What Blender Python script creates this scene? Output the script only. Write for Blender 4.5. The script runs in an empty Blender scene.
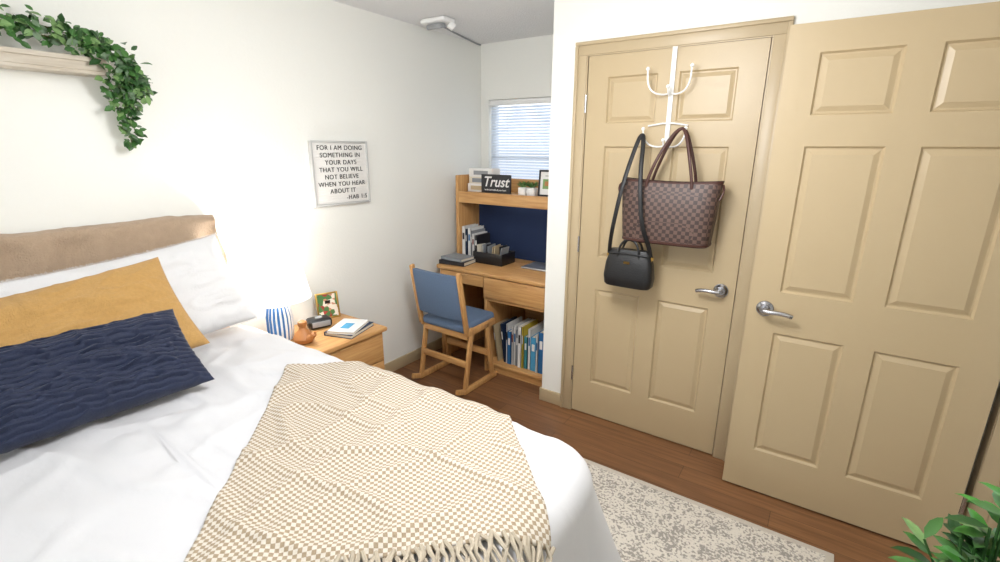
import bpy, bmesh, math, random
from mathutils import Vector, Matrix, noise, Euler
random.seed(7)
scene=bpy.context.scene
PI=math.pi

# ---------------------------------------------------------------- materials
def lin(h):
    h=h.lstrip('#')
    o=[]
    for i in (0,2,4):
        c=int(h[i:i+2],16)/255
        o.append(c/12.92 if c<=.04045 else ((c+.055)/1.055)**2.4)
    return (*o,1)
def newmat(name):
    m=bpy.data.materials.new(name); m.use_nodes=True
    nt=m.node_tree; b=nt.nodes['Principled BSDF']
    return m,nt,b
def N(nt,t,**k):
    n=nt.nodes.new(t)
    for a,v in k.items():
        if a in n.inputs: n.inputs[a].default_value=v
        else: setattr(n,a,v)
    return n
def mix(nt,fac,c1,c2,bt='MIX'):
    n=nt.nodes.new('ShaderNodeMix'); n.data_type='RGBA'; n.blend_type=bt
    for idx,v in ((0,fac),(6,c1),(7,c2)):
        if isinstance(v,bpy.types.NodeSocket): nt.links.new(v,n.inputs[idx])
        else: n.inputs[idx].default_value=v
    return n.outputs[2]
def coords(nt,scale=(1,1,1),kind='Object'):
    tc=nt.nodes.new('ShaderNodeTexCoord'); mp=nt.nodes.new('ShaderNodeMapping')
    mp.inputs['Scale'].default_value=scale
    nt.links.new(tc.outputs[kind],mp.inputs[0]); return mp.outputs[0]
def bump(nt,b,h,st=.2,dist=.01):
    n=nt.nodes.new('ShaderNodeBump'); n.inputs['Strength'].default_value=st; n.inputs['Distance'].default_value=dist
    nt.links.new(h,n.inputs['Height']); nt.links.new(n.outputs[0],b.inputs['Normal'])
def plain(name,col,rough=.6,metal=0,ns=20,var=.06,bs=.0,bscale=None,sheen=0,emis=0):
    m,nt,b=newmat(name)
    c=lin(col); v=coords(nt)
    nz=N(nt,'ShaderNodeTexNoise',Scale=ns,Detail=3.0); nt.links.new(v,nz.inputs['Vector'])
    d=tuple(x*(1-var*2) for x in c[:3])+(1,)
    o=mix(nt,nz.outputs[0],c,d); nt.links.new(o,b.inputs['Base Color'])
    b.inputs['Roughness'].default_value=rough; b.inputs['Metallic'].default_value=metal
    if sheen: b.inputs['Sheen Weight'].default_value=sheen
    if emis:
        b.inputs['Emission Color'].default_value=c; b.inputs['Emission Strength'].default_value=emis
    if bs:
        n2=N(nt,'ShaderNodeTexNoise',Scale=bscale or ns*4,Detail=4.0); nt.links.new(v,n2.inputs['Vector'])
        bump(nt,b,n2.outputs[0],bs)
    return m
def wood(name,c1,c2,scale=(2,30,30),rough=.4,dist=2.0):
    m,nt,b=newmat(name); v=coords(nt,scale)
    nz=N(nt,'ShaderNodeTexNoise',Scale=1.5,Detail=6.0,Distortion=dist*.3); nt.links.new(v,nz.inputs['Vector'])
    r=nt.nodes.new('ShaderNodeValToRGB'); r.color_ramp.elements[0].position=.3; r.color_ramp.elements[1].position=.7
    r.color_ramp.elements[0].color=lin(c1); r.color_ramp.elements[1].color=lin(c2)
    nt.links.new(nz.outputs[0],r.inputs[0]); nt.links.new(r.outputs[0],b.inputs['Base Color'])
    b.inputs['Roughness'].default_value=rough
    return m

M_wall=plain('wall_paint','#EFEFE9',.75,ns=3,var=.01,bs=.12,bscale=90)
M_ceil=plain('ceiling_popcorn','#F0F0F0',.9,ns=60,var=.04,bs=.9,bscale=160)
M_door=plain('door_paint','#BDA986',.38,ns=5,var=.02,bs=.05,bscale=60)
M_trim=plain('trim_paint','#BBA887',.38,ns=5,var=.02)
M_nickel=plain('satin_nickel','#B9B9BC',.25,1,var=.03)
M_whitemetal=plain('white_metal','#F2F2F0',.35,var=.02)
M_oakX=wood('oak_x','#B98650','#D2A56C',(3,40,40))
M_oakY=wood('oak_y','#B98650','#D2A56C',(40,3,40))
M_oakZ=wood('oak_z','#B98650','#D2A56C',(40,40,3))
M_ledge=wood('ledge_wood','#B7AC9A','#D0C8BA',(30,3,30),.6)
M_duvet=plain('duvet_cotton','#CECED0',.85,ns=6,var=.015,bs=.15,bscale=25,sheen=.05)
M_sham=plain('sham_cotton','#DFDFE0',.85,ns=10,var=.015,bs=.3,bscale=180,sheen=.05)
M_yellow=plain('mustard_linen','#CCA05E',.88,ns=90,var=.12,bs=.6,bscale=260,sheen=.1)
M_navyv=plain('navy_velvet','#122040',.7,ns=14,var=.15,bs=.2,bscale=200,sheen=.1)
M_beigeb=plain('beige_blanket','#B59D84',.95,ns=40,var=.1,bs=.6,bscale=150,sheen=.2)
M_navyp=plain('navy_felt','#1B2D50',.9,ns=80,var=.08,bs=.2)
M_blueup=plain('blue_upholstery','#647A98',.9,ns=120,var=.12,bs=.3,bscale=400)
M_black=plain('black_leather','#141416',.4,ns=80,var=.1,bs=.25,bscale=200)
M_blackp=plain('black_plastic','#1B1B1E',.35,var=.05)
M_brownl=plain('brown_leather','#4C2A22',.45,ns=50,var=.1,bs=.1)
M_white=plain('white_paper','#EBE9E5',.7,var=.03)
M_cream=plain('cream_paper','#E0D9C8',.8,var=.03)
M_letter=plain('letter_black','#1A1A1A',.5)
M_gold=plain('gold','#C7A25A',.3,1)
M_greyp=plain('grey_card','#9A9C9E',.7)
M_lgrey=plain('light_grey_frame','#C4C4C2',.6)
M_silver=plain('silver','#C9CDD2',.3,.8)
M_l1=plain('leaf_dark','#2F5A28',.5,ns=12,var=.2)
M_l2=plain('leaf_mid','#4A7D39',.5,ns=12,var=.2)
M_l3=plain('leaf_light','#7FA463',.55,ns=12,var=.15)
M_l4=plain('leaf_sage','#728B6C',.6,ns=12,var=.15)
M_l5=plain('leaf_bright','#4F9A3A',.45,ns=12,var=.2)
M_stem=plain('stem','#5B5A33',.7)
M_figw=plain('figurine_wood','#C08048',.5,ns=20,var=.15)
def bookc(n,h): return plain('book_'+n,h,.5,ns=6,var=.05)
BK=[bookc('blue','#2F6FA8'),bookc('navy','#20324E'),bookc('white','#E8E8E6'),bookc('teal','#3F8C98'),bookc('cyan','#4FA3CF'),
    bookc('black','#26262A'),bookc('tan','#C3AF8C'),bookc('green','#50704A'),bookc('grey','#8F9499'),bookc('yellow','#D8C24A'),bookc('maroon','#7A3A34')]

# floor
m,nt,b=newmat('wood_floor'); v=coords(nt)
br=N(nt,'ShaderNodeTexBrick'); nt.links.new(v,br.inputs['Vector'])
br.inputs['Scale'].default_value=1; br.inputs['Brick Width'].default_value=1.1; br.inputs['Row Height'].default_value=.11
br.inputs['Mortar Size'].default_value=.0012; br.inputs['Color1'].default_value=lin('#8C6342'); br.inputs['Color2'].default_value=lin('#7A553A')
br.inputs['Mortar'].default_value=lin('#4A3324'); br.offset=.37
v2=coords(nt,(2.5,40,1)); nz=N(nt,'ShaderNodeTexNoise',Scale=1.2,Detail=7.0,Distortion=.6); nt.links.new(v2,nz.inputs['Vector'])
r=nt.nodes.new('ShaderNodeValToRGB'); r.color_ramp.elements[0].position=.3;r.color_ramp.elements[1].position=.72
r.color_ramp.elements[0].color=(.55,.51,.47,1); r.color_ramp.elements[1].color=(1.1,1.08,1.05,1); nt.links.new(nz.outputs[0],r.inputs[0])
o=mix(nt,.8,br.outputs[0],r.outputs[0],'MULTIPLY'); nt.links.new(o,b.inputs['Base Color']); b.inputs['Roughness'].default_value=.34
M_floor=m
# rug
m,nt,b=newmat('rug_pattern'); v=coords(nt)
dn=N(nt,'ShaderNodeTexNoise',Scale=9.0,Detail=2.0); nt.links.new(v,dn.inputs['Vector'])
vm=N(nt,'ShaderNodeVectorMath',operation='MULTIPLY_ADD'); nt.links.new(dn.outputs[1],vm.inputs[0]); vm.inputs[1].default_value=(.12,.12,.12); nt.links.new(v,vm.inputs[2])
vo=N(nt,'ShaderNodeTexVoronoi',Scale=30.0); vo.feature='DISTANCE_TO_EDGE'; nt.links.new(vm.outputs[0],vo.inputs['Vector'])
nz=N(nt,'ShaderNodeTexNoise',Scale=95.0,Detail=5.0); nt.links.new(v,nz.inputs['Vector'])
nz2=N(nt,'ShaderNodeTexNoise',Scale=11.0,Detail=3.0); nt.links.new(v,nz2.inputs['Vector'])
ma=N(nt,'ShaderNodeMath',operation='MULTIPLY_ADD'); nt.links.new(vo.outputs[0],ma.inputs[0]); ma.inputs[1].default_value=.55; nt.links.new(nz.outputs[0],ma.inputs[2])
mb=N(nt,'ShaderNodeMath',operation='MULTIPLY_ADD'); nt.links.new(nz2.outputs[0],mb.inputs[0]); mb.inputs[1].default_value=.5; nt.links.new(ma.outputs[0],mb.inputs[2])
r=nt.nodes.new('ShaderNodeValToRGB'); e=r.color_ramp.elements; e[0].position=.80; e[0].color=lin('#D6CFC3'); e[1].position=.90; e[1].color=lin('#9A948C')
nt.links.new(mb.outputs[0],r.inputs[0]); nt.links.new(r.outputs[0],b.inputs['Base Color']); b.inputs['Roughness'].default_value=.95
bump(nt,b,nz.outputs[0],.5); M_rug=m
M_rugb=plain('rug_border','#D0C8BB',.95,ns=60,var=.08,bs=.4,bscale=200)
# throw (uses UV in metres)
m,nt,b=newmat('throw_weave'); v=coords(nt,(1,1,1),'UV')
ck=N(nt,'ShaderNodeTexChecker',Scale=104.0); nt.links.new(v,ck.inputs[0])
ck.inputs['Color1'].default_value=lin('#C9C1B4'); ck.inputs['Color2'].default_value=lin('#998870')
nz=N(nt,'ShaderNodeTexNoise',Scale=160.0); nt.links.new(v,nz.inputs['Vector'])
nz3=N(nt,'ShaderNodeTexNoise',Scale=420.0); nt.links.new(v,nz3.inputs['Vector'])
o=mix(nt,.35,ck.outputs[0],nz.outputs[0],'SOFT_LIGHT'); o=mix(nt,.3,o,nz3.outputs[0],'SOFT_LIGHT'); nt.links.new(o,b.inputs['Base Color']); b.inputs['Roughness'].default_value=.95
bump(nt,b,ck.outputs[1],.6,.004); M_throw=m
M_throwf=plain('throw_fringe','#BDB19D',.95,ns=90,var=.15)
# checker canvas
m,nt,b=newmat('checker_canvas'); v=coords(nt,kind='Object')
ck=N(nt,'ShaderNodeTexChecker',Scale=56.0); nt.links.new(v,ck.inputs[0])
ck.inputs['Color1'].default_value=lin('#614A40'); ck.inputs['Color2'].default_value=lin('#362521')
nt.links.new(ck.outputs[0],b.inputs['Base Color']); b.inputs['Roughness'].default_value=.5; M_check=m
# lamp shade
m,nt,b=newmat('lamp_shade_fabric'); b.inputs['Base Color'].default_value=(1,.99,.97,1); b.inputs['Roughness'].default_value=.8
tr=nt.nodes.new('ShaderNodeBsdfTranslucent'); tr.inputs[0].default_value=(1,.98,.95,1); ms=nt.nodes.new('ShaderNodeMixShader'); ms.inputs[0].default_value=.6
nt.links.new(b.outputs[0],ms.inputs[1]); nt.links.new(tr.outputs[0],ms.inputs[2]); nt.links.new(ms.outputs[0],nt.nodes['Material Output'].inputs[0]); M_shade=m
# striped ceramic
m,nt,b=newmat('striped_ceramic'); tc=nt.nodes.new('ShaderNodeTexCoord'); sp=nt.nodes.new('ShaderNodeSeparateXYZ'); nt.links.new(tc.outputs['Object'],sp.inputs[0])
at=N(nt,'ShaderNodeMath',operation='ARCTAN2'); nt.links.new(sp.outputs[1],at.inputs[0]); nt.links.new(sp.outputs[0],at.inputs[1])
mu=N(nt,'ShaderNodeMath',operation='MULTIPLY'); nt.links.new(at.outputs[0],mu.inputs[0]); mu.inputs[1].default_value=18
si=N(nt,'ShaderNodeMath',operation='SINE'); nt.links.new(mu.outputs[0],si.inputs[0])
gt=N(nt,'ShaderNodeMath',operation='GREATER_THAN'); nt.links.new(si.outputs[0],gt.inputs[0]); gt.inputs[1].default_value=-.1
o=mix(nt,gt.outputs[0],lin('#EEF1F4'),lin('#3F76B5')); nt.links.new(o,b.inputs['Base Color']); b.inputs['Roughness'].default_value=.25; M_strip=m
def photo(name,cols,sc):
    m,nt,b=newmat(name); v=coords(nt); vo=N(nt,'ShaderNodeTexVoronoi',Scale=sc); nt.links.new(v,vo.inputs['Vector'])
    r=nt.nodes.new('ShaderNodeValToRGB'); r.color_ramp.interpolation='CONSTANT'
    sx=nt.nodes.new('ShaderNodeSeparateColor'); nt.links.new(vo.outputs[1],sx.inputs[0])
    nt.links.new(sx.outputs[0],r.inputs[0]); e=r.color_ramp.elements; e[0].color=lin(cols[0]); e[1].color=lin(cols[1]); e[1].position=.4
    for i,c in enumerate(cols[2:]):
        x=e.new(.55+.15*i); x.color=lin(c)
    nt.links.new(r.outputs[0],b.inputs['Base Color']); b.inputs['Roughness'].default_value=.3; return m
M_photo=photo('family_photo',['#4E7A43','#C98F72','#A33A32','#EADFD0'],40)
# blinds
m,nt,b=newmat('blind_slat'); b.inputs['Base Color'].default_value=lin('#F0F3F6'); b.inputs['Roughness'].default_value=.5
tr=nt.nodes.new('ShaderNodeBsdfTranslucent'); tr.inputs[0].default_value=lin('#E4ECF7'); ms=nt.nodes.new('ShaderNodeMixShader'); ms.inputs[0].default_value=.42
nt.links.new(b.outputs[0],ms.inputs[1]); nt.links.new(tr.outputs[0],ms.inputs[2]); nt.links.new(ms.outputs[0],nt.nodes['Material Output'].inputs[0]); M_blind=m
M_glow=plain('light_diffuser','#FFFFFF',.5,emis=4)
M_glass,nt,b=newmat('window_glass'); b.inputs['Transmission Weight'].default_value=1; b.inputs['Roughness'].default_value=0; b.inputs['IOR'].default_value=1.02; b.inputs['Base Color'].default_value=(1,1,1,1)

# ---------------------------------------------------------------- builder
def empty(name,loc=(0,0,0),rz=0):
    e=bpy.data.objects.new(name,None); e.empty_display_size=.1; e.location=loc; e.rotation_euler=(0,0,rz)
    scene.collection.objects.link(e); return e
class B:
    def __init__(s): s.bm=bmesh.new(); s.mats=[]
    def mi(s,m):
        if m not in s.mats: s.mats.append(m)
        return s.mats.index(m)
    def merge(s,t,m,mat4=None):
        i=s.mi(m)
        for f in t.faces: f.material_index=i
        if mat4 is not None: bmesh.ops.transform(t,matrix=mat4,verts=t.verts)
        me=bpy.data.meshes.new('tmp'); t.to_mesh(me); t.free(); s.bm.from_mesh(me); bpy.data.meshes.remove(me); return s
    def box(s,c,sz,m,rot=(0,0,0),bev=0.0,seg=2):
        t=bmesh.new(); bmesh.ops.create_cube(t,size=1); bmesh.ops.scale(t,vec=sz,verts=t.verts)
        if bev: bmesh.ops.bevel(t,geom=t.edges[:],offset=min(bev,min(sz)*.45),segments=seg,affect='EDGES',profile=.5)
        return s.merge(t,m,Matrix.Translation(c)@Euler(rot).to_matrix().to_4x4())
    def bx(s,x0,x1,y0,y1,z0,z1,m,bev=0.0): return s.box(((x0+x1)/2,(y0+y1)/2,(z0+z1)/2),(abs(x1-x0),abs(y1-y0),abs(z1-z0)),m,bev=bev)
    def cyl(s,p0,p1,r0,m,r1=None,seg=20):
        p0=Vector(p0);p1=Vector(p1); r1=r0 if r1 is None else r1; t=bmesh.new()
        bmesh.ops.create_cone(t,cap_ends=True,segments=seg,radius1=r0,radius2=r1,depth=(p1-p0).length)
        q=Vector((0,0,1)).rotation_difference((p1-p0).normalized()).to_matrix().to_4x4()
        return s.merge(t,m,Matrix.Translation((p0+p1)/2)@q)
    def ball(s,c,r,m,sc=(1,1,1),seg=16):
        t=bmesh.new(); bmesh.ops.create_uvsphere(t,u_segments=seg,v_segments=seg//2+2,radius=r)
        return s.merge(t,m,Matrix.Translation(c)@Matrix.Diagonal((*sc,1)))
    def tube(s,pts,r,m,seg=8,smooth=0,flat=None):
        pts=[Vector(p) for p in pts]
        for _ in range(smooth):
            q=[pts[0]]
            for a,b_ in zip(pts[:-1],pts[1:]): q+= [a*.75+b_*.25,a*.25+b_*.75]
            q.append(pts[-1]); pts=q
        t=bmesh.new(); rings=[]; up=None; n=len(pts)
        for i,p in enumerate(pts):
            d=(pts[min(i+1,n-1)]-pts[max(i-1,0)]).normalized()
            if up is None:
                up=Vector((0,1,0)) if abs(d.y)<.8 else Vector((1,0,0))
            up=(up-d*up.dot(d)).normalized(); sd=d.cross(up)
            ri=r[min(i*len(r)//n,len(r)-1)] if isinstance(r,(list,tuple)) else r
            fa,fb=(flat if flat else (1,1))
            rings.append([t.verts.new(p+(sd*math.cos(a)*fa+up*math.sin(a)*fb)*ri) for a in [2*PI*k/seg for k in range(seg)]])
        for a,b_ in zip(rings[:-1],rings[1:]):
            for k in range(seg): t.faces.new((a[k],a[(k+1)%seg],b_[(k+1)%seg],b_[k]))
        t.faces.new(rings[0][::-1]); t.faces.new(rings[-1])
        bmesh.ops.recalc_face_normals(t,faces=t.faces)
        return s.merge(t,m)
    def lathe(s,prof,c,m,seg=40,close=True,flute=None):
        t=bmesh.new(); R=[]
        for (r,z) in prof:
            R.append([t.verts.new((c[0]+r*math.cos(2*PI*k/seg)*(flute(k,z) if flute else 1),c[1]+r*math.sin(2*PI*k/seg)*(flute(k,z) if flute else 1),c[2]+z)) for k in range(seg)])
        for a,b_ in zip(R[:-1],R[1:]):
            for k in range(seg): t.faces.new((a[k],a[(k+1)%seg],b_[(k+1)%seg],b_[k]))
        if close: t.faces.new(R[0][::-1]); t.faces.new(R[-1])
        return s.merge(t,m)
    def loft(s,rings,m,cap=True):
        t=bmesh.new(); R=[[t.verts.new(p) for p in r] for r in rings]; n=len(R[0])
        for a,b_ in zip(R[:-1],R[1:]):
            for k in range(n): t.faces.new((a[k],a[(k+1)%n],b_[(k+1)%n],b_[k]))
        if cap: t.faces.new(R[0][::-1]); t.faces.new(R[-1])
        bmesh.ops.recalc_face_normals(t,faces=t.faces)
        return s.merge(t,m)
    def leaf(s,p,d,nrm,L,W,m):
        p=Vector(p); d=Vector(d).normalized(); nrm=Vector(nrm); sd=d.cross(nrm)
        if sd.length<1e-3: sd=Vector((1,0,0))
        sd.normalize(); nn=sd.cross(d)
        i=s.mi(m); b=s.bm
        prof=[(0,0,0),(.3,.42,.04),(.6,.45,.03),(.85,.22,-.03)]
        c=[b.verts.new(p+d*L*a+nn*(-.08*L*(a**2))) for a,_,_ in prof]+[b.verts.new(p+d*L-nn*.14*L)]
        for sg in (1,-1):
            e=[b.verts.new(p+d*L*a+sd*W*w*sg+nn*(h*L+.0)) for a,w,h in prof[1:]]
            fs=[(c[0],e[0],c[1]),(c[1],e[0],e[1],c[2]),(c[2],e[1],e[2],c[3]),(c[3],e[2],c[4])]
            for f in fs:
                ff=b.faces.new(f if sg>0 else f[::-1]); ff.material_index=i
    def done(s,name,par=None,loc=(0,0,0),rot=(0,0,0),smooth=40):
        me=bpy.data.meshes.new(name); s.bm.to_mesh(me); s.bm.free()
        for m in s.mats: me.materials.append(m)
        if smooth:
            me.polygons.foreach_set('use_smooth',[True]*len(me.polygons)); me.set_sharp_from_angle(angle=math.radians(smooth))
        o=bpy.data.objects.new(name,me); scene.collection.objects.link(o); o.location=loc; o.rotation_euler=rot
        if par: o.parent=par
        return o
def text(body,name,size,m,par,loc,rot,align='CENTER',ext=.0008,off=.012):
    cu=bpy.data.curves.new(name,'FONT'); cu.body=body; cu.size=size; cu.align_x=align; cu.align_y='CENTER'; cu.extrude=ext; cu.offset=size*off
    cu.materials.append(m); o=bpy.data.objects.new(name,cu); scene.collection.objects.link(o); o.location=loc; o.rotation_euler=rot; o.parent=par; return o

# ---------------------------------------------------------------- room constants
XL=-2.45; YB=3.33; XR=.65; YC=2.49; YF=-1.7; ZC=2.365; XC=-1.352
T=.12
B().bx(XL-T,XR+1.4,YF-T,YB+T,-.1,0,M_floor).done('floor')
B().bx(XL-T,XR+1.4,YF-T,YB+T,ZC,ZC+.1,M_ceil).done('ceiling')
B().bx(XL-T,XL,YF-T,YB+T,0,ZC,M_wall).done('wall_left')
wx0,wx1,wz0,wz1=-2.375,-1.50,1.05,1.95
bk=B(); bk.bx(XL,wx0,YB,YB+T,0,ZC,M_wall); bk.bx(wx1,XR+T,YB,YB+T,0,ZC,M_wall); bk.bx(wx0,wx1,YB,YB+T,0,wz0,M_wall); bk.bx(wx0,wx1,YB,YB+T,wz1,ZC,M_wall); bk.done('wall_back')
dx0,dx1,dz=-1.145,-.295,2.045
cw=B(); cw.bx(XC,dx0,YC,YC+T,0,ZC,M_wall); cw.bx(dx1,XR,YC,YC+T,0,ZC,M_wall); cw.bx(dx0,dx1,YC,YC+T,dz,ZC,M_wall); cw.done('wall_closet')
B().bx(XC,XC+T,YC+T,YB,0,ZC,M_wall).done('wall_closet_side')
ry0,ry1,rz=1.48,2.335,2.05
rw=B(); rw.bx(XR,XR+T,ry1,YB,0,ZC,M_wall); rw.bx(XR,XR+T,YF,ry0,0,ZC,M_wall); rw.bx(XR,XR+T,ry0,ry1,rz,ZC,M_wall); rw.done('wall_right')
fw=B(); fx0,fx1,fz0,fz1=-2.0,-.2,.9,2.1
fw.bx(XL,fx0,YF-T,YF,0,ZC,M_wall); fw.bx(fx1,XR+T,YF-T,YF,0,ZC,M_wall); fw.bx(fx0,fx1,YF-T,YF,0,fz0,M_wall); fw.bx(fx0,fx1,YF-T,YF,fz1,ZC,M_wall); fw.done('wall_front')
B().bx(XR+1.28,XR+1.4,YF,YB,0,ZC,M_wall).done('wall_hallway')
def base(name,x0,x1,y0,y1):
    b=B(); b.bx(x0,x1,y0,y1,0,.085,M_trim,.004); b.done(name)
base('baseboard_left',XL,XL+.014,YF,YB); base('baseboard_back',XL+.014,XC-.001,YB-.014,YB)
base('baseboard_closet',XC-.012,dx0-.066,YC-.014,YC); base('baseboard_closet_side',XC-.013,XC,YC,YB-.014)
base('baseboard_closet_right',dx1+.066,XR,YC-.014,YC); base('baseboard_right',XR-.014,XR,YF,ry0-.066)
def casing_xz(name,x0,x1,z1,y,w=.064):
    b=B()
    b.bx(x0-w,x0,y-.013,y,0,z1,M_trim,.002); b.bx(x1,x1+w,y-.013,y,0,z1,M_trim,.002); b.bx(x0-w,x1+w,y-.013,y,z1,z1+w,M_trim,.002)
    b.bx(x0-w,x0-w+.018,y-.022,y-.0125,0,z1+w-.018,M_trim,.004); b.bx(x1+w-.018,x1+w,y-.022,y-.0125,0,z1+w-.018,M_trim,.004)
    b.bx(x0-w,x1+w,y-.022,y-.0125,z1+w-.018,z1+w,M_trim,.004)
    b.bx(x0+.0005,x0+.007,y-.010,y+T,0,z1,M_trim); b.bx(x1-.007,x1-.0005,y-.010,y+T,0,z1,M_trim); b.bx(x0+.008,x1-.008,y-.010,y+T,z1-.006,z1-.0005,M_trim)
    return b.done(name)
casing_xz('trim_closet_door',dx0,dx1,dz,YC)
b=B()
b.bx(XR-.014,XR,ry0-.064,ry0,0,rz+.064,M_trim,.003); b.bx(XR-.014,XR,ry1,ry1+.064,0,rz+.064,M_trim,.003); b.bx(XR-.014,XR,ry0,ry1,rz,rz+.064,M_trim,.003)
b.bx(XR-.01,XR+T+.01,ry1-.004,ry1+.004,0,rz,M_trim); b.bx(XR-.01,XR+T+.01,ry0-.004,ry0+.004,0,rz,M_trim); b.bx(XR-.01,XR+T+.01,ry0+.005,ry1-.005,rz-.008,rz,M_trim)
b.bx(XR+.045,XR+.08,ry1-.018,ry1-.004,0,rz,M_trim,.002)
b.bx(XR+.0,XR+.004,ry1-.009,ry1-.003,.85,1.0,M_nickel)
b.done('trim_room_door')

# ---------------------------------------------------------------- six panel door
def six_panel(w,h,t):
    bm=bmesh.new()
    st=.112*w/.84; mid=.10
    pw=(w-2*st-mid)/2
    xs=[0,st,st+pw,st+pw+mid,w-st,w]
    zs=[0,.215,.80,.985,1.585,1.70,1.925,h]
    for (y,flip) in ((0,False),(t,True)):
        V=[[bm.verts.new((x,y,z)) for x in xs] for z in zs]; panels=[]
        for j in range(len(zs)-1):
            for i in range(len(xs)-1):
                q=(V[j][i],V[j][i+1],V[j+1][i+1],V[j+1][i])
                f=bm.faces.new(q[::-1] if flip else q)
                if i in (1,3) and j in (1,3,5): panels.append(f)
        for p in panels: p.normal_update()
        bmesh.ops.inset_individual(bm,faces=panels,thickness=.010,depth=-.010)
        bmesh.ops.inset_individual(bm,faces=panels,thickness=.008,depth=0)
        bmesh.ops.inset_individual(bm,faces=panels,thickness=.026,depth=.008)
        if not flip: F=V
        else: K=V
    nx,nz=len(xs)-1,len(zs)-1
    for i in range(nx):
        bm.faces.new((F[0][i+1],F[0][i],K[0][i],K[0][i+1])); bm.faces.new((F[nz][i],F[nz][i+1],K[nz][i+1],K[nz][i]))
    for j in range(nz):
        bm.faces.new((F[j][0],F[j+1][0],K[j+1][0],K[j][0])); bm.faces.new((F[j+1][nx],F[j][nx],K[j][nx],K[j+1][nx]))
    bmesh.ops.recalc_face_normals(bm,faces=bm.faces)
    return bm
def door(name,w,h,t,loc,rz,hx,side):
    e=empty(name,loc,rz)
    b=B(); b.merge(six_panel(w,h,t),M_door); b.done('slab',e,smooth=20)
    for (y,s) in ((0,-1),(t,1)):
        b=B()
        b.cyl((hx,y,.905),(hx,y+s*.008,.905),.034,M_nickel,seg=32); b.cyl((hx,y+s*.008,.905),(hx,y+s*.016,.905),.031,M_nickel,.022,seg=32)
        b.cyl((hx,y+s*.016,.905),(hx,y+s*.05,.905),.013,M_nickel)
        b.tube([(hx,y+s*.05,.905),(hx+side*.02,y+s*.056,.905),(hx+side*.06,y+s*.055,.907),(hx+side*.09,y+s*.052,.903),(hx+side*.105,y+s*.047,.897)],.010,M_nickel,smooth=2,seg=12)
        b.done('lever_handle',e)
        if y==0 and name=='door_closet': break
    return e
d1=door('door_closet',dx1-dx0-.022,2.03,.035,(dx0+.011,YC-.006,.008),0,dx1-dx0-.085,-1)
b=B()
for z in (.25,1.05,1.8):
    b.cyl((-.004,-.008,z-.045),(-.004,-.008,z+.045),.006,M_nickel)
b.done('hinges',d1)
d2=door('door_room',.83,2.03,.04,(-.222,2.295,.01),0.012,.065,1)
b=B()
for z in (.25,1.05,1.8):
    b.cyl((.838,-.002,z-.045),(.838,-.002,z+.045),.006,M_nickel); b.bx(.8302,.833,.0,.036,z-.045,z+.045,M_nickel)
b.done('hinges',d2)

# ---------------------------------------------------------------- window with blinds
def window(name,x0,x1,z0,z1,y,s,blinds=True):
    e=empty(name,((x0+x1)/2,y,(z0+z1)/2)); w=(x1-x0)/2; h=(z1-z0)/2; f=.035
    b=B()
    for c in ((-w,-w+f,-h,h),(w-f,w,-h,h),(-w,w,-h,-h+f),(-w,w,h-f,h),(-w,w,-.015,.015)):
        b.bx(c[0],c[1],s*.06,s*.10,c[2],c[3],M_whitemetal,.003)
    b.done('frame',e)
    B().bx(-w+f,w-f,s*.078,s*.082,-h+f,h-f,M_glass).done('glass',e)
    if blinds:
        b=B(); b.bx(-w+.005,w-.005,.0,.045,h-.045,h-.003,M_whitemetal,.004)
        n=int((2*h-.07)/.022)
        for i in range(n):
            b.box((0,.025,h-.06-i*.022),(2*w-.02,.025,.0012),M_blind,rot=(math.radians(50),0,0))
        for x in (-w*.6,w*.6): b.cyl((x,.010,-h+.02),(x,.010,h-.03),.001,M_white,seg=5)
        b.bx(-w+.01,w-.01,.012,.038,-h+.005,-h+.022,M_whitemetal,.003)
        b.done('blinds',e)
    return e
window('window_1',wx0,wx1,wz0,wz1,YB,1)
window('added_rear_window',fx0,fx1,fz0,fz1,YF,-1,False)  # unseen window behind the camera, added to go with the fill light

# ---------------------------------------------------------------- ceiling unit (emergency light)
e=empty('ceiling_emergency_light',(-2.22,2.56,ZC))
b=B(); b.bx(-.10,.10,-.06,.06,-.03,0,M_whitemetal,.012); b.box((0,-.02,-.045),(.12,.06,.03),M_greyp,rot=(.3,0,0),bev=.01)
b.cyl((.07,.03,-.03),(.09,.05,-.055),.028,M_whitemetal,.022); b.done('housing',e)
b=B(); b.tube([(-.05,.06,-.010),(-.12,.3,-.010),(-.215,.70,-.010),(-.215,.745,-.010)],.006,M_greyp); b.done('conduit',e)

# ---------------------------------------------------------------- bed
bed=empty('bed',(0,0,0))
X0,X1,Y0,Y1=-2.36,-.405,-.26,1.185; RC=.16; RB=.085; ZT=.745
cx,cy,hx_,hy_=(X0+X1)/2,(Y0+Y1)/2,(X1-X0)/2,(Y1-Y0)/2
def sdf(x,y):
    sx=1 if x>=cx else -1; sy=1 if y>=cy else -1
    qx=abs(x-cx)-hx_+RC; qy=abs(y-cy)-hy_+RC
    if qx>0 and qy>0:
        l=math.hypot(qx,qy); return l-RC,(sx*qx/l,sy*qy/l)
    if qx>qy: return qx-RC,(sx,0)
    return qy-RC,(0,sy)
def wr(x,y):
    a=noise.noise((x*2.2,y*2.2,1.3))*.012
    r=abs(noise.noise((x*3+y*1.0,y*6-x*1.5,4.1))); a+=.012*max(0,1-r*5)
    r=abs(noise.noise((x*5,y*2.2+x,9.1))); a+=.009*max(0,1-r*6)
    return a
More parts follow.
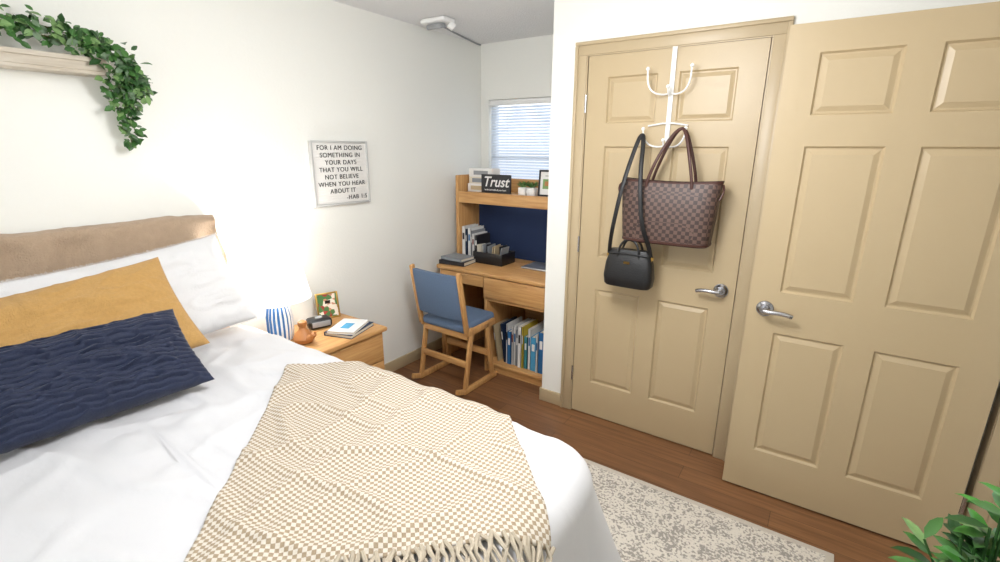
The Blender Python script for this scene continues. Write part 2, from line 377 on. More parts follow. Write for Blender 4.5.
def drape(x,y,off=0.0):
    d,n=sdf(x,y)
    w=wr(x,y)
    if d<-RB: return Vector((x,y,ZT+w+off))
    bx_,by_=x-n[0]*d,y-n[1]*d
    s=d+RB; ix,iy=bx_-n[0]*RB,by_-n[1]*RB
    head=n[0]<-.3
    w=wr(ix,iy)
    if s<RB*PI/2:
        a=s/RB; r=RB+off; k=1-s/(RB*PI/2)
        return Vector((ix+n[0]*r*math.sin(a),iy+n[1]*r*math.sin(a),ZT-RB+r*math.cos(a)+w*k))
    h=s-RB*PI/2
    out=RB+off
    if not head:
        cor=abs(n[0]*n[1])*2
        side=max(0,n[1])*(1-cor) if n[0]<.3 else 0
        fl=(.06+.36*cor)*(1-side*.9)
        fo=.028*noise.noise((bx_*5,by_*5,3))+.012*math.sin((bx_-by_)*21)
        out+=fl*h+fo*min(1,h/.25)*(1-.85*side)
    return Vector((ix+n[0]*out,iy+n[1]*out,ZT-RB-h))
def perim():
    P=[]
    def arc(ax,ay,a0):
        for k in range(16):
            a=a0+PI/2*k/16; P.append((ax+RC*math.cos(a),ay+RC*math.sin(a),math.cos(a),math.sin(a)))
    arc(X1-RC,Y1-RC,0)
    for k in range(90): P.append((X1-RC+(X0-X1+2*RC)*k/90,Y1,0,1))
    arc(X0+RC,Y1-RC,PI/2)
    for k in range(64): P.append((X0,Y1-RC+(Y0-Y1+2*RC)*k/64,-1,0))
    arc(X0+RC,Y0+RC,PI)
    for k in range(90): P.append((X0+RC+(X1-X0-2*RC)*k/90,Y0,0,-1))
    arc(X1-RC,Y0+RC,1.5*PI)
    for k in range(64): P.append((X1,Y0+RC+(Y1-Y0-2*RC)*k/64,1,0))
    return P
P=perim(); HANG=.46
rings=[]
steps=[i/44 for i in range(1,45)]
for t in steps:
    ring=[]
    for (px,py,nx,ny) in P:
        sx=min(max(px,X0+hy_),X1-hy_); sy=cy
        x=sx+(px-sx)*t; y=sy+(py-sy)*t
        ring.append(drape(x,y))
    rings.append(ring)
for k in range(1,26):
    s=(HANG+.05)*k/25
    rings.append([drape(px+nx*s,py+ny*s) for (px,py,nx,ny) in P])
b=B(); b.loft(rings,M_duvet,cap=False)
o=b.done('duvet',bed,smooth=80)
bmx=bmesh.new(); bmx.from_mesh(o.data); bmesh.ops.remove_doubles(bmx,verts=bmx.verts,dist=.0005); bmesh.ops.holes_fill(bmx,edges=[e_ for e_ in bmx.edges if e_.is_boundary and all(v.co.z>.6 for v in e_.verts)],sides=0)
bmesh.ops.recalc_face_normals(bmx,faces=bmx.faces); bmx.to_mesh(o.data); bmx.free()
b=B(); b.bx(X0+.06,X1-.06,Y0+.06,Y1-.06,.40,ZT-.03,M_white,.06); b.done('mattress',bed)
b=B(); b.bx(X0+.02,X1-.05,Y0+.05,Y1-.05,.30,.39,M_oakX,.006)
for x in (X0+.07,X1-.10):
    for y in (Y0+.1,Y1-.1): b.bx(x-.035,x+.035,y-.035,y+.035,0.01,.31,M_oakZ,.005)
b.done('frame',bed)
b=B(); hb0,hb1=-2.435,-2.385
for y in (Y0+.0,1.08): b.bx(hb0,hb1,y-.03,y+.03,0,1.25,M_oakZ,.006)
b.bx(hb0+.008,hb1-.008,Y0,1.08,.45,1.22,M_oakY,.004); b.bx(hb0,hb1,Y0-.03,1.11,1.19,1.25,M_oakY,.01)
b.done('headboard',bed)
t=bmesh.new(); V=[]
prof=[i/59 for i in range(60)]
NY=90; y_a,y_b=-.2,1.115
for j in range(NY+1):
    y=y_a+(y_b-y_a)*j/NY; row=[]
    for q in prof:
        L=.70; s=q*L; back=.30; w=.062
        f=.014*noise.noise((y*9,s*3,2))+.009*math.sin(y*37+s*6)
        if s<back: x=hb0-.004; z=1.262-(back-s)
        elif s<back+w+.02:
            u=(s-back)/(w+.02); x=hb0-.004+(hb1-hb0+.018)*u; z=1.262+.012*math.sin(PI*u)
        else:
            h=s-back-w-.02; x=hb1+.014+f*min(1,h/.05)+.006; z=1.262-h
        z+=.010*noise.noise((y*5,0,5))+.004*noise.noise((y*22,0,1))
        yy=y+(.03*noise.noise((s*6,1,1)) if j==NY else 0)
        row.append(t.verts.new((x,yy,z)))
    V.append(row)
for j in range(NY):
    for i in range(59): t.faces.new((V[j][i],V[j+1][i],V[j+1][i+1],V[j][i+1]))
b=B(); b.merge(t,M_beigeb); o=b.done('headboard_blanket',bed,smooth=80)
sm=o.modifiers.new('s','SOLIDIFY'); sm.thickness=.008; sm.offset=0

# ---------------------------------------------------------------- pillows
def pillow(name,w,h,th,m,bottom,lean,yaw=0,kind=None,roll=0,nu=70,nv=50):
    t=bmesh.new()
    seed=len(name)*1.7
    grid={}
    for side in (1,-1):
        for j in range(nv+1):
            for i in range(nu+1):
                u=2*i/nu-1; v=2*j/nv-1
                edge=(i in (0,nu) or j in (0,nv))
                if edge and side==-1: grid[(side,i,j)]=grid[(1,i,j)]; continue
                px=w/2*u*(1-.05*(1-v*v)*abs(u)); pz=h/2*v*(1-.07*(1-u*u)*abs(v))
                tt=(max(0,(1-abs(u)**2.6))*max(0,(1-abs(v)**2.6)))**.5
                d=th/2*tt
                d+=.026*tt*noise.noise((u*2.5+seed,v*2.5,side*2))
                cr=abs(noise.noise((u*3+seed,v*4,side*5)));  d+=.009*max(0,1-cr*6)*tt**.3
                if kind=='ridge' :
                    tri=math.sin(u*w*42)*.42+noise.noise((u*5,v*5,1))*.35
                    d+=.0075*(abs(math.sin(v*h*82+tri))**.6)*min(1,tt*3)
                grid[(side,i,j)]=t.verts.new((px,-side*d,pz))
    for side in (1,-1):
        for j in range(nv):
            for i in range(nu):
                q=(grid[(side,i,j)],grid[(side,i+1,j)],grid[(side,i+1,j+1)],grid[(side,i,j+1)])
                t.faces.new(q if side==1 else q[::-1])
    b=B(); b.merge(t,m)
    if kind=='fringe':
        n=150
        per=[]
        for k in range(n): per.append((-1+2*k/n,1))
        for k in range(int(n*h/w)): per.append((1,1-2*k/(n*h/w)))
        for k in range(int(n*h/w)): per.append((-1,1-2*k/(n*h/w)))
        for k in range(n): per.append((-1+2*k/n,-1))
        for (u,v) in per:
            px=w/2*u*(1-.05*(1-v*v)*abs(u)); pz=h/2*v*(1-.07*(1-u*u)*abs(v))
            dx=(u if abs(u)==1 else 0); dz_=(v if abs(v)==1 else 0)
            p=Vector((px,0,pz)); d=Vector((dx+random.uniform(-.3,.3),random.uniform(-.4,.4),dz_+random.uniform(-.3,.3))).normalized()
            b.tube([p-d*.004,p+d*random.uniform(.004,.010)],.0012,m,seg=4)
    o=b.done(name,None,smooth=80)
    le=math.radians(lean)
    ux=Vector((0,1,0)); uz=Vector((-math.sin(le),0,math.cos(le))); uy=uz.cross(ux)
    R=Matrix((ux,uy,uz)).transposed()
    R=Matrix.Rotation(math.radians(yaw),3,'Z')@R
    c=Vector(bottom)+R@Vector((0,0,h/2))
    R=R@Matrix.Rotation(math.radians(roll),3,'Y')
    o.matrix_world=Matrix.Translation(c)@R.to_4x4()
    return o
pillow('white_pillow',.80,.43,.15,M_sham,(-2.105,.70,.782),29,kind='fringe',roll=-5)
pillow('mustard_pillow',.70,.41,.13,M_yellow,(-1.945,.455,.795),37,yaw=-2,roll=-6)
pillow('navy_pillow',.66,.34,.13,M_navyv,(-1.715,.385,.785),52,yaw=-2,kind='ridge',nu=240,nv=170)

# ---------------------------------------------------------------- throw
A=Vector((-1.64,.95)); U=Vector((.715,-.70)).normalized(); Vv=Vector((.70,.715)).normalized(); TU,TV=1.0,.765
def thr(u,v,off=.014):
    p=A+U*u+Vv*v
    return drape(p.x,p.y,off+.004*noise.noise((u*9,v*9,2)))
t=bmesh.new(); uvl=t.loops.layers.uv.new('UVMap'); nu,nv=140,120
G=[[t.verts.new(thr(TU*i/nu,TV*j/nv)) for i in range(nu+1)] for j in range(nv+1)]
for j in range(nv):
    for i in range(nu):
        f=t.faces.new((G[j][i],G[j][i+1],G[j+1][i+1],G[j+1][i]))
        for l,(a,c) in zip(f.loops,((i,j),(i+1,j),(i+1,j+1),(i,j+1))): l[uvl].uv=(TU*a/nu,TV*c/nv)
me=bpy.data.meshes.new('weave'); t.to_mesh(me); t.free(); me.materials.append(M_throw)
me.polygons.foreach_set('use_smooth',[True]*len(me.polygons))
throw=empty('throw_blanket',(0,0,0)); o=bpy.data.objects.new('weave',me); scene.collection.objects.link(o); o.parent=throw
sm=o.modifiers.new('s','SOLIDIFY'); sm.thickness=.006; sm.offset=0
b=B()
for k in range(80):
    v=TV*(k+.5)/80
    pts=[thr(TU+q,v+.006*math.sin(q*90+k*1.7)+random.uniform(-.004,.004),.016+.006*math.sin(k*2.1+q*40)) for q in (-.01,.012,.03,.05,.068)]
    b.tube(pts,[.0045,.006,.004,.005,.003],M_throwf,seg=6)
b.done('fringe',throw)

# ---------------------------------------------------------------- nightstand
ns=empty('nightstand',(-2.2,1.510,0))
b=B(); w,d,h=.45,.50,.60
b.bx(-.225,.235,-.265,.255,h-.028,h,M_oakY,.010); b.done('top',ns)
b=B(); b.bx(-.22,.205,-.255,-.235,0,h-.028,M_oakZ,.002); b.bx(-.22,.205,.22,.24,0,h-.028,M_oakZ,.002); b.bx(-.22,-.20,-.235,.22,.03,h-.028,M_oakY)
b.bx(-.2,.2,-.235,.22,.05,.07,M_oakY); b.bx(.185,.205,-.235,.22,0,.06,M_oakY); b.done('carcass',ns)
for i,(z0,z1) in enumerate(((.40,.565),(.235,.392),(.07,.227))):
    b=B(); b.bx(.19,.215,-.247,.232,z0,z1,M_oakY,.004); b.bx(.205,.222,-.07,.07,z1-.012,z1-.002,M_oakY,.003); b.done('drawer_%d'%(i+1),ns)
lp=empty('table_lamp',(-2.278,1.312,.60))
b=B(); fl=lambda k,z:1+.035*math.cos(k*PI/2)
b.lathe([(.052,0),(.058,.01),(.063,.06),(.063,.13),(.054,.18),(.035,.21),(.018,.22)],(0,0,0),M_strip,seg=72,flute=fl); b.done('base',lp)
b=B(); b.cyl((0,0,.215),(0,0,.30),.008,M_gold); b.cyl((0,0,.30),(0,0,.34),.018,M_white); b.ball((0,0,.365),.028,M_glow); b.done('bulb',lp)
b=B(); b.lathe([(.166,.225),(.118,.46)],(0,0,0),M_shade,close=False,seg=64); b.lathe([(.1672,.225),(.1672,.230)],(0,0,0),M_white,close=False,seg=64); b.lathe([(.1185,.457),(.1185,.462)],(0,0,0),M_white,close=False,seg=64)
for a in (0,2.1,4.2): b.cyl((0,0,.45),(.117*math.cos(a),.117*math.sin(a),.455),.002,M_gold,seg=6)
b.done('shade',lp)
L=bpy.data.lights.new('bulb_light','POINT'); L.energy=10; L.color=(1,.965,.92); L.shadow_soft_size=.04
lo=bpy.data.objects.new('bulb_light',L); lo.location=(0,0,.41); lo.parent=lp; scene.collection.objects.link(lo)
b=B(); b.lathe([(.02,0),(.045,.008),(.052,.03),(.04,.055),(.022,.072),(.016,.085),(.024,.1),(.022,.115),(.005,.125)],(0,0,0),M_figw,seg=28)
b.tube([(.04,0,.03),(.07,.01,.05),(.085,.015,.075)],[.02,.014,.006],M_figw,smooth=2)
b.done('wooden_figurine',None,(-2.14,1.35,.601))
b=B(); b.box((0,0,.03),(.09,.13,.055),M_blackp,bev=.02,seg=4); b.box((.046,0,.032),(.003,.10,.03),M_greyp,bev=.001); b.cyl((0,0,.057),(0,0,.062),.02,M_greyp); b.done('clock_radio',None,(-2.27,1.535,.6),(0,0,-.3))
fr=empty('photo_frame',(-2.345,1.66,.6),rz=-.35)
b=B()
for (y0,y1,z0,z1) in ((-.065,-.055,0,.155),(.055,.065,0,.155),(-.055,.055,0,.01),(-.055,.055,.145,.155)): b.bx(-.006,.006,y0,y1,z0,z1,M_gold,.002)
o=b.done('frame',fr,rot=(0,-.2,0)); b=B(); b.bx(-.003,.002,-.056,.056,.008,.147,M_photo); b.done('print',fr,rot=(0,-.2,0))
b=B(); b.box((-.028,0,.055),(.004,.03,.11),M_blackp,rot=(0,.3,0)); b.done('stand',fr)
def book(b,c,s,rz,m):
    R=Matrix.Translation(c)@Matrix.Rotation(rz,4,'Z')
    x,y,z=s
    for (cc,ss,mm) in (((0,0,z-.0015),(x,y,.003),m),((0,0,.0015),(x,y,.003),m),((-x/2+.0015,0,z/2),(.003,y,z),m),((.002,0,z/2),(x-.008,y-.008,z-.005),M_cream)):
        t=bmesh.new(); bmesh.ops.create_cube(t,size=1); bmesh.ops.scale(t,vec=ss,verts=t.verts); b.merge(t,mm,R@Matrix.Translation(cc))
b=B(); book(b,(0,0,0),(.17,.22,.02),.3,BK[1]); book(b,(.005,-.01,.0205),(.15,.20,.014),.45,BK[2]); b.box((.01,-.02,.0355),(.05,.08,.0012),BK[4],rot=(0,0,.45)); b.done('nightstand_books',None,(-2.09,1.60,.6005))

# ---------------------------------------------------------------- letter board sign
sg=empty('letter_board_sign',(XL,1.90,1.43))
b=B(); b.bx(.002,.016,-.195,.195,-.178,.178,M_white,.001)
for k in range(24): b.bx(.016,.0172,-.19,.19,-.17+k*.0145,-.17+k*.0145+.004,M_white)
b.done('board',sg)
b=B()
for (y0,y1,z0,z1) in ((-.203,-.19,-.186,.186),(.19,.203,-.186,.186),(-.19,.19,-.186,-.173),(-.19,.19,.173,.186)): b.bx(.001,.024,y0,y1,z0,z1,M_lgrey,.002)
b.done('frame',sg)
lines=["FOR I AM DOING","SOMETHING IN","YOUR DAYS","THAT YOU WILL","NOT BELIEVE","WHEN YOU HEAR","ABOUT IT","-HAB 1:5"]
for i,l in enumerate(lines):
    o=text(l,'text_%d'%i,.037,M_letter,sg,(.0185,.0 if i<7 else .10,.146-i*.0415),(PI/2,0,PI/2),off=0.0); o.data.space_character=1.12; o.scale=(1.02,1,1)

# ---------------------------------------------------------------- wall shelf & ivy
b=B(); b.bx(XL,XL+.10,-.35,.79,1.838,1.856,M_ledge,.003); b.bx(XL+.085,XL+.105,-.35,.795,1.85,1.885,M_ledge,.004)
b.bx(XL,XL+.115,-.355,.805,1.88,1.897,M_ledge,.003); b.bx(XL+.001,XL+.08,-.34,.785,1.85,1.88,M_ledge)
b.done('wall_shelf')
b=B()
def strand(pts,n,L,spread,up=(0,0,1)):
    pts=[Vector(p) for p in pts]
    b.tube(pts,.0025,M_stem,seg=5,smooth=2)
    for k in range(n):
        q=random.random()*(len(pts)-1.001); i=int(q); p=pts[i].lerp(pts[i+1],q-i)
        p=p+Vector((random.uniform(-.2,1),random.uniform(-1,1),random.uniform(-1,1)))*spread
        p.x=max(p.x,XL+.02)
        d=Vector((random.uniform(-.2,1),random.uniform(-1,1),random.uniform(-1,.6)))
        l=L*random.uniform(.7,1.25)
        if (p+d.normalized()*l).x<XL+.01: d.x=abs(d.x)
        nn=Vector((1,random.uniform(-.6,.6),random.uniform(0,1)))
        b.leaf(p,d,nn,l,l*.62,random.choice([M_l1,M_l2,M_l2,M_l3,M_l4]))
x=XL+.07
strand([(x,-.3,1.94),(x,.1,1.97),(x+.01,.45,1.97),(x+.02,.75,1.94)],230,.036,.036)
strand([(x,.2,1.99),(x,.4,2.01),(x+.02,.62,1.99),(x+.02,.80,1.94)],180,.036,.036)
strand([(x+.02,.72,1.94),(x+.03,.83,1.92),(x+.02,.87,1.84),(x,.86,1.76)],220,.036,.042)
strand([(x+.02,.84,1.88),(x,.86,1.76),(x-.02,.84,1.66),(x-.03,.85,1.59)],140,.034,.028)
strand([(x+.02,.84,1.90),(x,.91,1.84),(x-.02,.92,1.76)],60,.034,.022)
strand([(x+.02,.80,1.88),(x,.80,1.80),(x-.02,.82,1.72)],45,.034,.022)
b.done('hanging_ivy',smooth=0)

# ---------------------------------------------------------------- desk
dk=empty('desk',(-1.848,2.60,0))
W=.485
b=B(); b.bx(-W,W,0,.60,.72,.75,M_oakX,.008); b.done('desktop',dk)
pd=-.035
b=B(); b.bx(-W+.01,-W+.035,.03,.58,0,.72,M_oakZ,.003); b.bx(W-.03,W-.005,.02,.58,0,.72,M_oakZ,.003); b.bx(pd-.025,pd,.02,.58,0,.72,M_oakZ,.003)
b.bx(-W+.035,pd-.025,.54,.56,.35,.72,M_oakX); b.bx(pd,W-.03,.54,.56,0,.55,M_oakX)
b.bx(pd,W-.03,.02,.54,.055,.078,M_oakX,.002); b.bx(pd,W-.03,.035,.055,0,.055,M_oakX); b.bx(pd,W-.03,.02,.54,.545,.565,M_oakX,.002)
b.done('pedestal',dk)
b=B(); b.bx(-W+.04,pd-.03,.012,.032,.635,.715,M_oakX,.004); b.bx(-.25-.05,-.25+.05,.004,.014,.70,.708,M_oakX,.002); b.done('pencil_drawer',dk)
b=B(); b.bx(pd-.02,W-.01,.004,.019,.57,.715,M_oakX,.005); b.bx(.16,.30,-.003,.006,.70,.71,M_oakX,.002); b.done('drawer',dk)
b=B(); hy0,hy1=.24,.52
b.bx(-W,-W+.028,hy0,hy1,.75,1.385,M_oakZ,.006); b.bx(W-.028,W,hy0,hy1,.75,1.385,M_oakZ,.006)
b.bx(-W+.028,W-.028,hy0+.008,hy1,1.235,1.262,M_oakX,.003); b.bx(-W+.028,W-.028,hy0,hy0+.022,1.185,1.268,M_oakX,.005)
b.bx(-W+.028,W-.028,hy1-.018,hy1,1.26,1.36,M_oakX,.003)
b.done('hutch',dk)
B().bx(-W+.028,W-.028,hy1-.02,hy1-.005,.751,1.235,M_navyp).done('pin_board',dk)
b=B(); b.bx(-.2,.40,hy1-.09,hy1-.05,1.205,1.235,M_whitemetal,.004); b.bx(-.19,.39,hy1-.085,hy1-.055,1.199,1.206,M_glow); b.done('task_light',dk)
def upright_row(name,x0,y,z,specs):
    b=B(); x=x0
    for (tk,hh,dp,m,ln) in specs:
        x+=max(0,math.sin(-ln))*hh if ln<0 else 0
        c=Matrix.Translation((x+tk/2,y+random.uniform(0,.02),z+abs(math.sin(ln))*tk*.5))@Matrix.Rotation(ln,4,'Y')
        for (cc,ss,mm) in (((-tk/2+.0015,dp/2,hh/2),(.003,dp,hh),m),((tk/2-.0015,dp/2,hh/2),(.003,dp,hh),m),((0,.0015,hh/2),(tk,.003,hh),m),((0,dp/2,hh/2),(tk-.005,dp-.006,hh-.008),M_cream),((0,-.0005,hh*.7),(tk*.5,.002,hh*.2),M_white if m is not BK[2] else random.choice([BK[0],BK[10],BK[5]]))):
            t=bmesh.new(); bmesh.ops.create_cube(t,size=1); bmesh.ops.scale(t,vec=ss,verts=t.verts); b.merge(t,mm,c@Matrix.Translation(cc))
        x+=tk+.003
    return b.done(name,smooth=0)
sp=[(.010,.27,.2,BK[6],-.18),(.016,.29,.2,BK[1],-.12),(.012,.30,.2,BK[2],0),(.030,.25,.2,BK[0],0),(.012,.29,.2,BK[2],0),(.018,.30,.2,BK[2],0),(.02,.27,.22,BK[8],0),(.028,.31,.2,BK[2],0),(.012,.31,.2,BK[9],0),(.026,.24,.2,BK[3],0),(.022,.30,.22,BK[2],0),(.044,.25,.2,BK[4],0),(.014,.28,.2,BK[2],0),(.042,.30,.22,BK[0],0)]
upright_row('shelf_books',-1.872,2.66,.0785,sp)
sp=[(.03,.25,.17,BK[2],0),(.014,.23,.17,BK[1],0),(.028,.24,.17,BK[2],0),(.012,.22,.17,BK[8],0),(.02,.20,.17,BK[2],0),(.02,.19,.17,BK[5],0)]
upright_row('desk_books',-2.30,2.87,.7505,sp)
b=B(); book(b,(0,0,0),(.17,.22,.030),PI/2+.1,BK[5]); book(b,(.0,.0,.0305),(.15,.20,.022),PI/2-.05,BK[8]); b.done('stacked_books',None,(-2.225,2.72,.7505))
og=empty('desk_organizer',(-2.02,2.90,.7505))
b=B(); b.bx(-.13,.13,-.09,.09,0,.006,M_blackp)
for (x0,x1,y0,y1) in ((-.13,.13,-.09,-.085),(-.13,.13,.085,.09),(-.13,-.125,-.085,.085),(.125,.13,-.085,.085),(-.02,-.015,-.085,.085)): b.bx(x0,x1,y0,y1,0.003,.085,M_blackp,.001)
b.done('tray',og)
b=B()
for i in range(8): b.box((-.105+i*.03,random.uniform(-.03,.03),.075),(.006,.10,.11),random.choice([BK[5],BK[8],M_cream,BK[6],M_brownl]),rot=(random.uniform(-.1,.1),random.uniform(-.25,.25),0))
b.done('papers',og)
b=B(); b.box((0,0,.008),(.30,.20,.014),M_silver,bev=.005); b.done('closed_laptop',None,(-1.60,2.95,.7505))
def frame_flat(name,x,y,w,h,mf,mi,z=1.2625,tilt=.12,rz=0):
    e=empty(name,(x,y,z),rz)
    b=B(); f=.012
    for (a,c,d_,g) in ((-w/2,-w/2+f,0,h),(w/2-f,w/2,0,h),(-w/2+f,w/2-f,0,f),(-w/2+f,w/2-f,h-f,h)): b.bx(a,c,-.008,.008,d_,g,mf,.002)
    b.bx(-w/2+.004,w/2-.004,-.002,.006,.004,h-.004,mi); b.done('frame',e,rot=(-tilt,0,0))
    b=B(); b.box((0,.03,h*.4),(.03,.004,h*.8),mf,rot=(.25,0,0)); b.done('stand',e)
    return e
b=B(); b.bx(-.12,.12,-.06,.06,0,.06,M_white,.002); b.bx(-.11,.115,-.055,.06,.0605,.11,M_cream,.002); b.bx(-.115,.10,-.05,.055,.1105,.17,M_white,.002)
b.bx(-.08,.08,-.0565,-.055,.07,.10,BK[8]); b.bx(-.07,.06,-.0515,-.05,.125,.155,M_greyp); b.bx(-.09,.05,-.0615,-.06,.015,.045,BK[6]); b.done('stacked_boxes',None,(-2.165,2.99,1.2625))
ts=empty('trust_sign',(-1.985,2.875,1.269),0)
b=B(); b.bx(-.125,.125,-.009,.009,0,.130,BK[5],.002); b.done('board',ts)
o=text('Trust','lettering',.10,M_white,ts,(0,-.0105,.076),(PI/2,0,0)); o.data.shear=.3
text('in the Lord with all your heart','subtitle',.015,M_white,ts,(0,-.0105,.022),(PI/2,0,0))
pf=frame_flat('tabletop_picture',-1.585,2.89,.125,.175,M_blackp,M_white,z=1.266,tilt=.1)
b=B(); b.bx(-.03,.03,-.0035,-.002,.05,.115,M_l3); b.bx(-.015,.02,-.0045,-.003,.07,.10,M_figw); b.done('print',pf,rot=(-.1,0,0))
sc=empty('potted_succulent',(-1.74,2.91,1.2625))
b=B()
for x in (-.035,.035): b.box((x,0,.028),(.058,.058,.056),M_white,bev=.005)
b.done('pots',sc)
b=B()
for x in (-.035,.035):
    for k in range(40):
        a=random.uniform(0,6.28); u=random.uniform(.5,2.2); b.leaf((x+.008*math.cos(a),.008*math.sin(a),.052),(math.cos(a),math.sin(a),u),(0,0,1),.055,.014,random.choice([M_l1,M_l2,M_l3]))
b.done('leaves',sc,smooth=0)

# ---------------------------------------------------------------- desk chair (faces +Y)
ch=empty('desk_chair',(-1.995,2.43,0),-0.03); ch.scale=(.95,.86,1)
for i,sx in enumerate((-1,1)):
    x=sx*.212; b=B()
    def bar(p,q,wd=.040,tk=.024,m=M_oakZ):
        p=Vector(p);q=Vector(q); d=q-p; ang=math.atan2(d.y,d.z)
        b.box(tuple((p+q)/2),(tk,wd,d.length),m,rot=(-ang,0,0),bev=.006)
    bar((x,-.17,.42),(x,-.255,.84)); bar((x,-.20,.02),(x,-.11,.45))
    bar((x,.15,.02),(x,.07,.44)); bar((x,-.22,.022),(x,.20,.022),.040,.026); bar((x,-.30,.05),(x,-.21,.022),.036,.025)
    bar((x,-.17,.42),(x,.17,.43),.045,.024)
    b.done('side_frame_%d'%(i+1),ch)
b=B(); b.bx(-.205,.205,.105,.13,.18,.225,M_oakX,.005); b.bx(-.205,.205,-.18,-.158,.18,.225,M_oakX,.005); b.bx(-.205,.205,.13,.15,.37,.42,M_oakX,.005); b.bx(-.205,.205,-.16,-.14,.37,.42,M_oakX,.005)
b.done('stretchers',ch)
b=B(); b.box((0,.01,.45),(.41,.38,.06),M_blueup,rot=(.04,0,0),bev=.025,seg=4); b.done('seat',ch)
b=B(); nn=16
rings=[]
for k in range(nn+1):
    u=-1+2*k/nn; x=u*.198; cv=-.02*(1-u*u)
    ring=[]
    for (yy,zz) in ((-.018,-.15),(.018,-.15),(.024,-.12),(.024,.12),(.018,.15),(-.018,.15),(-.022,.12),(-.022,-.12)):
        z=.665+zz; yb=-.215-.085*(zz/.43)+cv+yy
        ring.append((x,yb,z))
    rings.append(ring)
b.loft(rings,M_blueup); b.done('back_pad',ch)

# ---------------------------------------------------------------- rug
b=B(); b.bx(-1.28,.24,-.4,2.065,.0,.009,M_rugb,.003); b.bx(-1.25,.21,-.37,2.035,.0085,.0105,M_rug); b.done('area_rug')

# ---------------------------------------------------------------- over-door hook rack
hk=empty('over_door_hook_rack',(-.70,YC-.006,0))
b=B()
b.box((0,-.006,1.83),(.022,.004,.42),M_whitemetal,bev=.001); b.box((0,.012,2.0405),(.022,.040,.002),M_whitemetal)
b.tube([(0,-.008,1.60),(0,-.008,2.04)],.005,M_whitemetal)
for z,zz in ((1.84,1.945),(1.60,1.675)):
    for s in (-1,1):
        b.tube([(0,-.01,z),(s*.03,-.03,z-.012),(s*.075,-.055,z+.0),(s*.098,-.065,z+.04),(s*.1,-.068,zz)],.0042,M_whitemetal,smooth=2); b.ball((s*.1,-.068,zz),.009,M_whitemetal)
    b.tube([(0,-.01,z-.0),(0,-.045,z-.02),(0,-.065,z+.02)],.0042,M_whitemetal,smooth=2); b.ball((0,-.065,z+.022),.009,M_whitemetal)
b.tube([(-.095,-.012,1.69),(0,-.012,1.705),(.095,-.012,1.69)],.004,M_whitemetal,smooth=1)
b.done('rack',hk)

# ---------------------------------------------------------------- tote bag
tb=empty('checkered_tote_bag',(-.635,2.385,1.14))
def rr(w,d,z,n=40,p=5,sag=0):
    out=[]
    for k in range(n):
        a=2*PI*k/n; c,s_=math.cos(a),math.sin(a)
        r=(abs(c)**p+abs(s_)**p)**(-1/p); X=w/2*c*r
        out.append((X,d/2*s_*r,z+sag*(1-(2*X/w)**2)))
    return out
b=B(); b.loft([rr(.39,.13,.0),rr(.41,.145,.008),rr(.42,.148,.06),rr(.44,.135,.17),rr(.455,.10,.26),rr(.46,.075,.302,sag=-.012),rr(.453,.068,.302,sag=-.012),rr(.43,.09,.25)],M_check); b.done('body',tb)
b=B(); b.loft([rr(.465,.08,.292,sag=-.012),rr(.467,.08,.304,sag=-.012),rr(.458,.07,.304,sag=-.012)],M_brownl,cap=False); b.loft([rr(.395,.135,-.003),rr(.415,.15,.004),rr(.416,.151,.014)],M_brownl)
for s in (-1,1): b.tube([(s*.233,0,.285),(s*.245,-.03,.26),(s*.231,-.04,.22)],.005,M_brownl,smooth=1)
b.done('trim',tb)
b=B()
for y in (-.045,.04):
    b.tube([(-.105,y,.245),(-.10,y,.30),(-.06,y*.8,.41),(-.012,y*.35+.02,.51),(.020,.028,.54),(.045,y*.35+.02,.515),(.08,y*.8,.41),(.105,y,.30),(.108,y,.245)],.0075,M_brownl,seg=10,smooth=3,flat=(1,.6))
b.done('handles',tb)
hb=empty('black_handbag',(-.79,2.345,.90))
b=B(); b.loft([rr(.225,.09,.0,p=4),rr(.245,.10,.01,p=4),rr(.255,.105,.05,p=4),rr(.24,.09,.12,p=4),rr(.205,.055,.18,p=4),rr(.195,.045,.19,p=4)],M_black)
b.tube([(-.10,-.035,.17),(0,-.04,.175),(.10,-.035,.17)],.004,M_black); b.box((.0,-.048,.13),(.03,.003,.012),M_gold,rot=(.2,0,0)); b.done('body',hb)
b=B()
for y in (-.03,.03): b.tube([(-.055,y,.15),(-.05,y,.20),(-.03,y*.8,.235),(0,y*.7,.245),(.03,y*.8,.235),(.05,y,.20),(.055,y,.15)],.006,M_black,smooth=2)
b.done('handles',hb)
b=B(); b.tube([(-.11,-.005,.15),(-.10,-.03,.22),(-.075,-.07,.32),(-.045,-.06,.52),(-.02,.035,.72),(-.008,.062,.755),(.008,.04,.72),(.035,-.055,.55),(.065,-.075,.33),(.10,-.03,.22),(.108,-.005,.15)],.0105,M_black,seg=8,smooth=3,flat=(1,.35))
for s in (-1,1): b.cyl((s*.108,-.012,.155),(s*.108,.004,.155),.012,M_gold,seg=14)
b.done('shoulder_strap',hb)

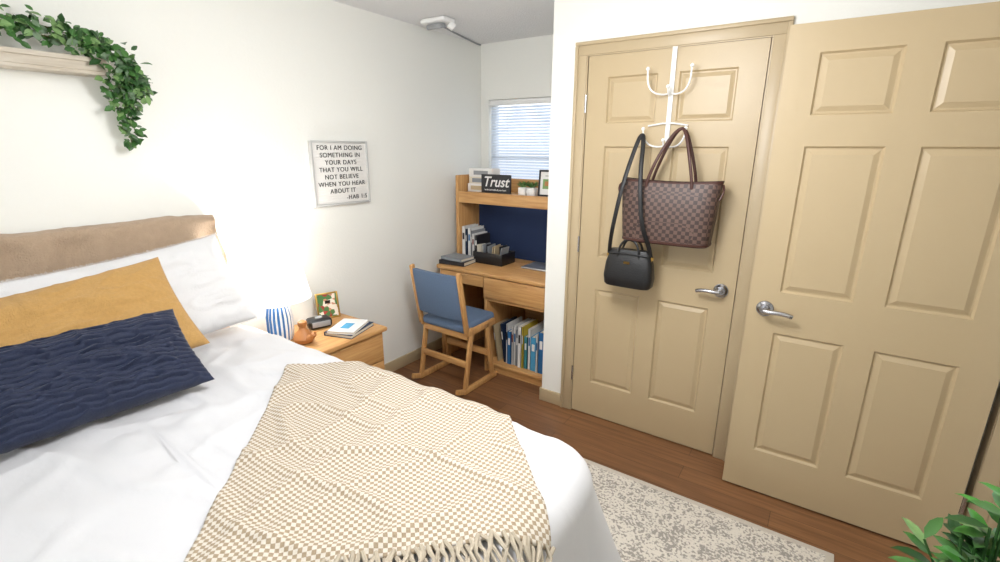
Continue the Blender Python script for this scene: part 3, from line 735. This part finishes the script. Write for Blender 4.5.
# ---------------------------------------------------------------- potted plant bottom-right
pp=empty('potted_plant',(.46,1.37,0))
b=B(); b.lathe([(.10,0),(.11,.01),(.135,.26),(.145,.28),(.145,.30),(.13,.30),(.125,.27)],(0,0,0),M_white,seg=40); b.lathe([(.001,.271),(.127,.272)],(0,0,0),M_stem,close=False); b.done('pot',pp)
b=B(); random.seed(11)
for k in range(34):
    a=2*PI*k/34+random.uniform(-.2,.2); rad=random.uniform(.04,.17); H=random.uniform(.62,.82)+(.08 if math.cos(a-.4)>0 else -.05)-rad*.3
    p0=Vector((.03*math.cos(a),.03*math.sin(a),.27)); p2=Vector((rad*math.cos(a),rad*math.sin(a),H))
    p1=(p0+p2)/2+Vector((0,0,.08)); pts=[p0,p1,p2]; b.tube(pts,.003,M_l1,seg=5,smooth=2)
    for j in range(8):
        q=.35+.65*j/7; p=p0.lerp(p1,q*2) if q<.5 else p1.lerp(p2,q*2-1)
        aa=a+random.uniform(-1.6,1.6); d=Vector((math.cos(aa),math.sin(aa),random.uniform(-.1,.7)))
        if (pp.location.x+p.x+d.x*.1)>.63: d.x=-abs(d.x)
        b.leaf(p,d,(0,0,1),random.uniform(.06,.095),random.uniform(.028,.042),random.choice([M_l1,M_l2,M_l5,M_l5,M_l3]))
b.done('foliage',pp,smooth=60)

# ---------------------------------------------------------------- lights
def area(name,loc,rot,sx,sy,e,col,par=None):
    L=bpy.data.lights.new(name,'AREA'); L.shape='RECTANGLE'; L.size=sx; L.size_y=sy; L.energy=e; L.color=col
    o=bpy.data.objects.new(name,L); o.location=loc; o.rotation_euler=rot; scene.collection.objects.link(o)
    if par: o.parent=par
    return o
cf=empty('added_ceiling_fixture',(-.70,1.10,ZC))  # unseen glowing fixture, added for bright even fill
b=B(); b.lathe([(.22,0),(.22,-.02),(.20,-.05),(.12,-.075),(.001,-.08)],(0,0,0),M_glow,close=False); b.lathe([(.235,0),(.235,-.018),(.22,-.018)],(0,0,0),M_nickel,close=False); b.done('dome',cf)
area('ceiling_fill_area',(0,0,-.10),(0,0,0),.5,.5,12,(.98,.985,1),cf)  # added area fill under the dome
L=bpy.data.lights.new('ceiling_fill_point','POINT'); L.energy=44; L.color=(.98,.985,1); L.shadow_soft_size=.2  # added point fill below the dome, brightens the ceiling too
lo=bpy.data.objects.new('ceiling_fill_point',L); lo.location=(0,0,-.40); lo.parent=cf; scene.collection.objects.link(lo)
area('rear_fill_area',(-1.1,YF+.05,1.5),(-PI/2,0,0),1.7,1.1,64,(.98,.99,1))  # added area fill at the unseen rear window
area('window_daylight_back',((wx0+wx1)/2,YB+T+.05,1.5),(PI/2,0,0),.8,.85,42,(.92,.97,1))
w=bpy.data.worlds.new('World'); scene.world=w; w.use_nodes=True
bg=w.node_tree.nodes['Background']; bg.inputs[0].default_value=(.90,.95,1,1); bg.inputs[1].default_value=2.8

# ---------------------------------------------------------------- camera
cam=bpy.data.cameras.new('camera'); co=bpy.data.objects.new('camera',cam); scene.collection.objects.link(co)
cam.sensor_width=36; cam.lens=480/1000*36; cam.clip_start=.02
Rm=Matrix.Rotation(math.radians(34.1),4,'Z')@Matrix.Rotation(math.radians(90-15.5),4,'X')@Matrix.Rotation(.006,4,'Z')
co.matrix_world=Matrix.Translation((0,0,1.582))@Rm
scene.camera=co
scene.view_settings.view_transform='Standard'; scene.view_settings.exposure=0.0
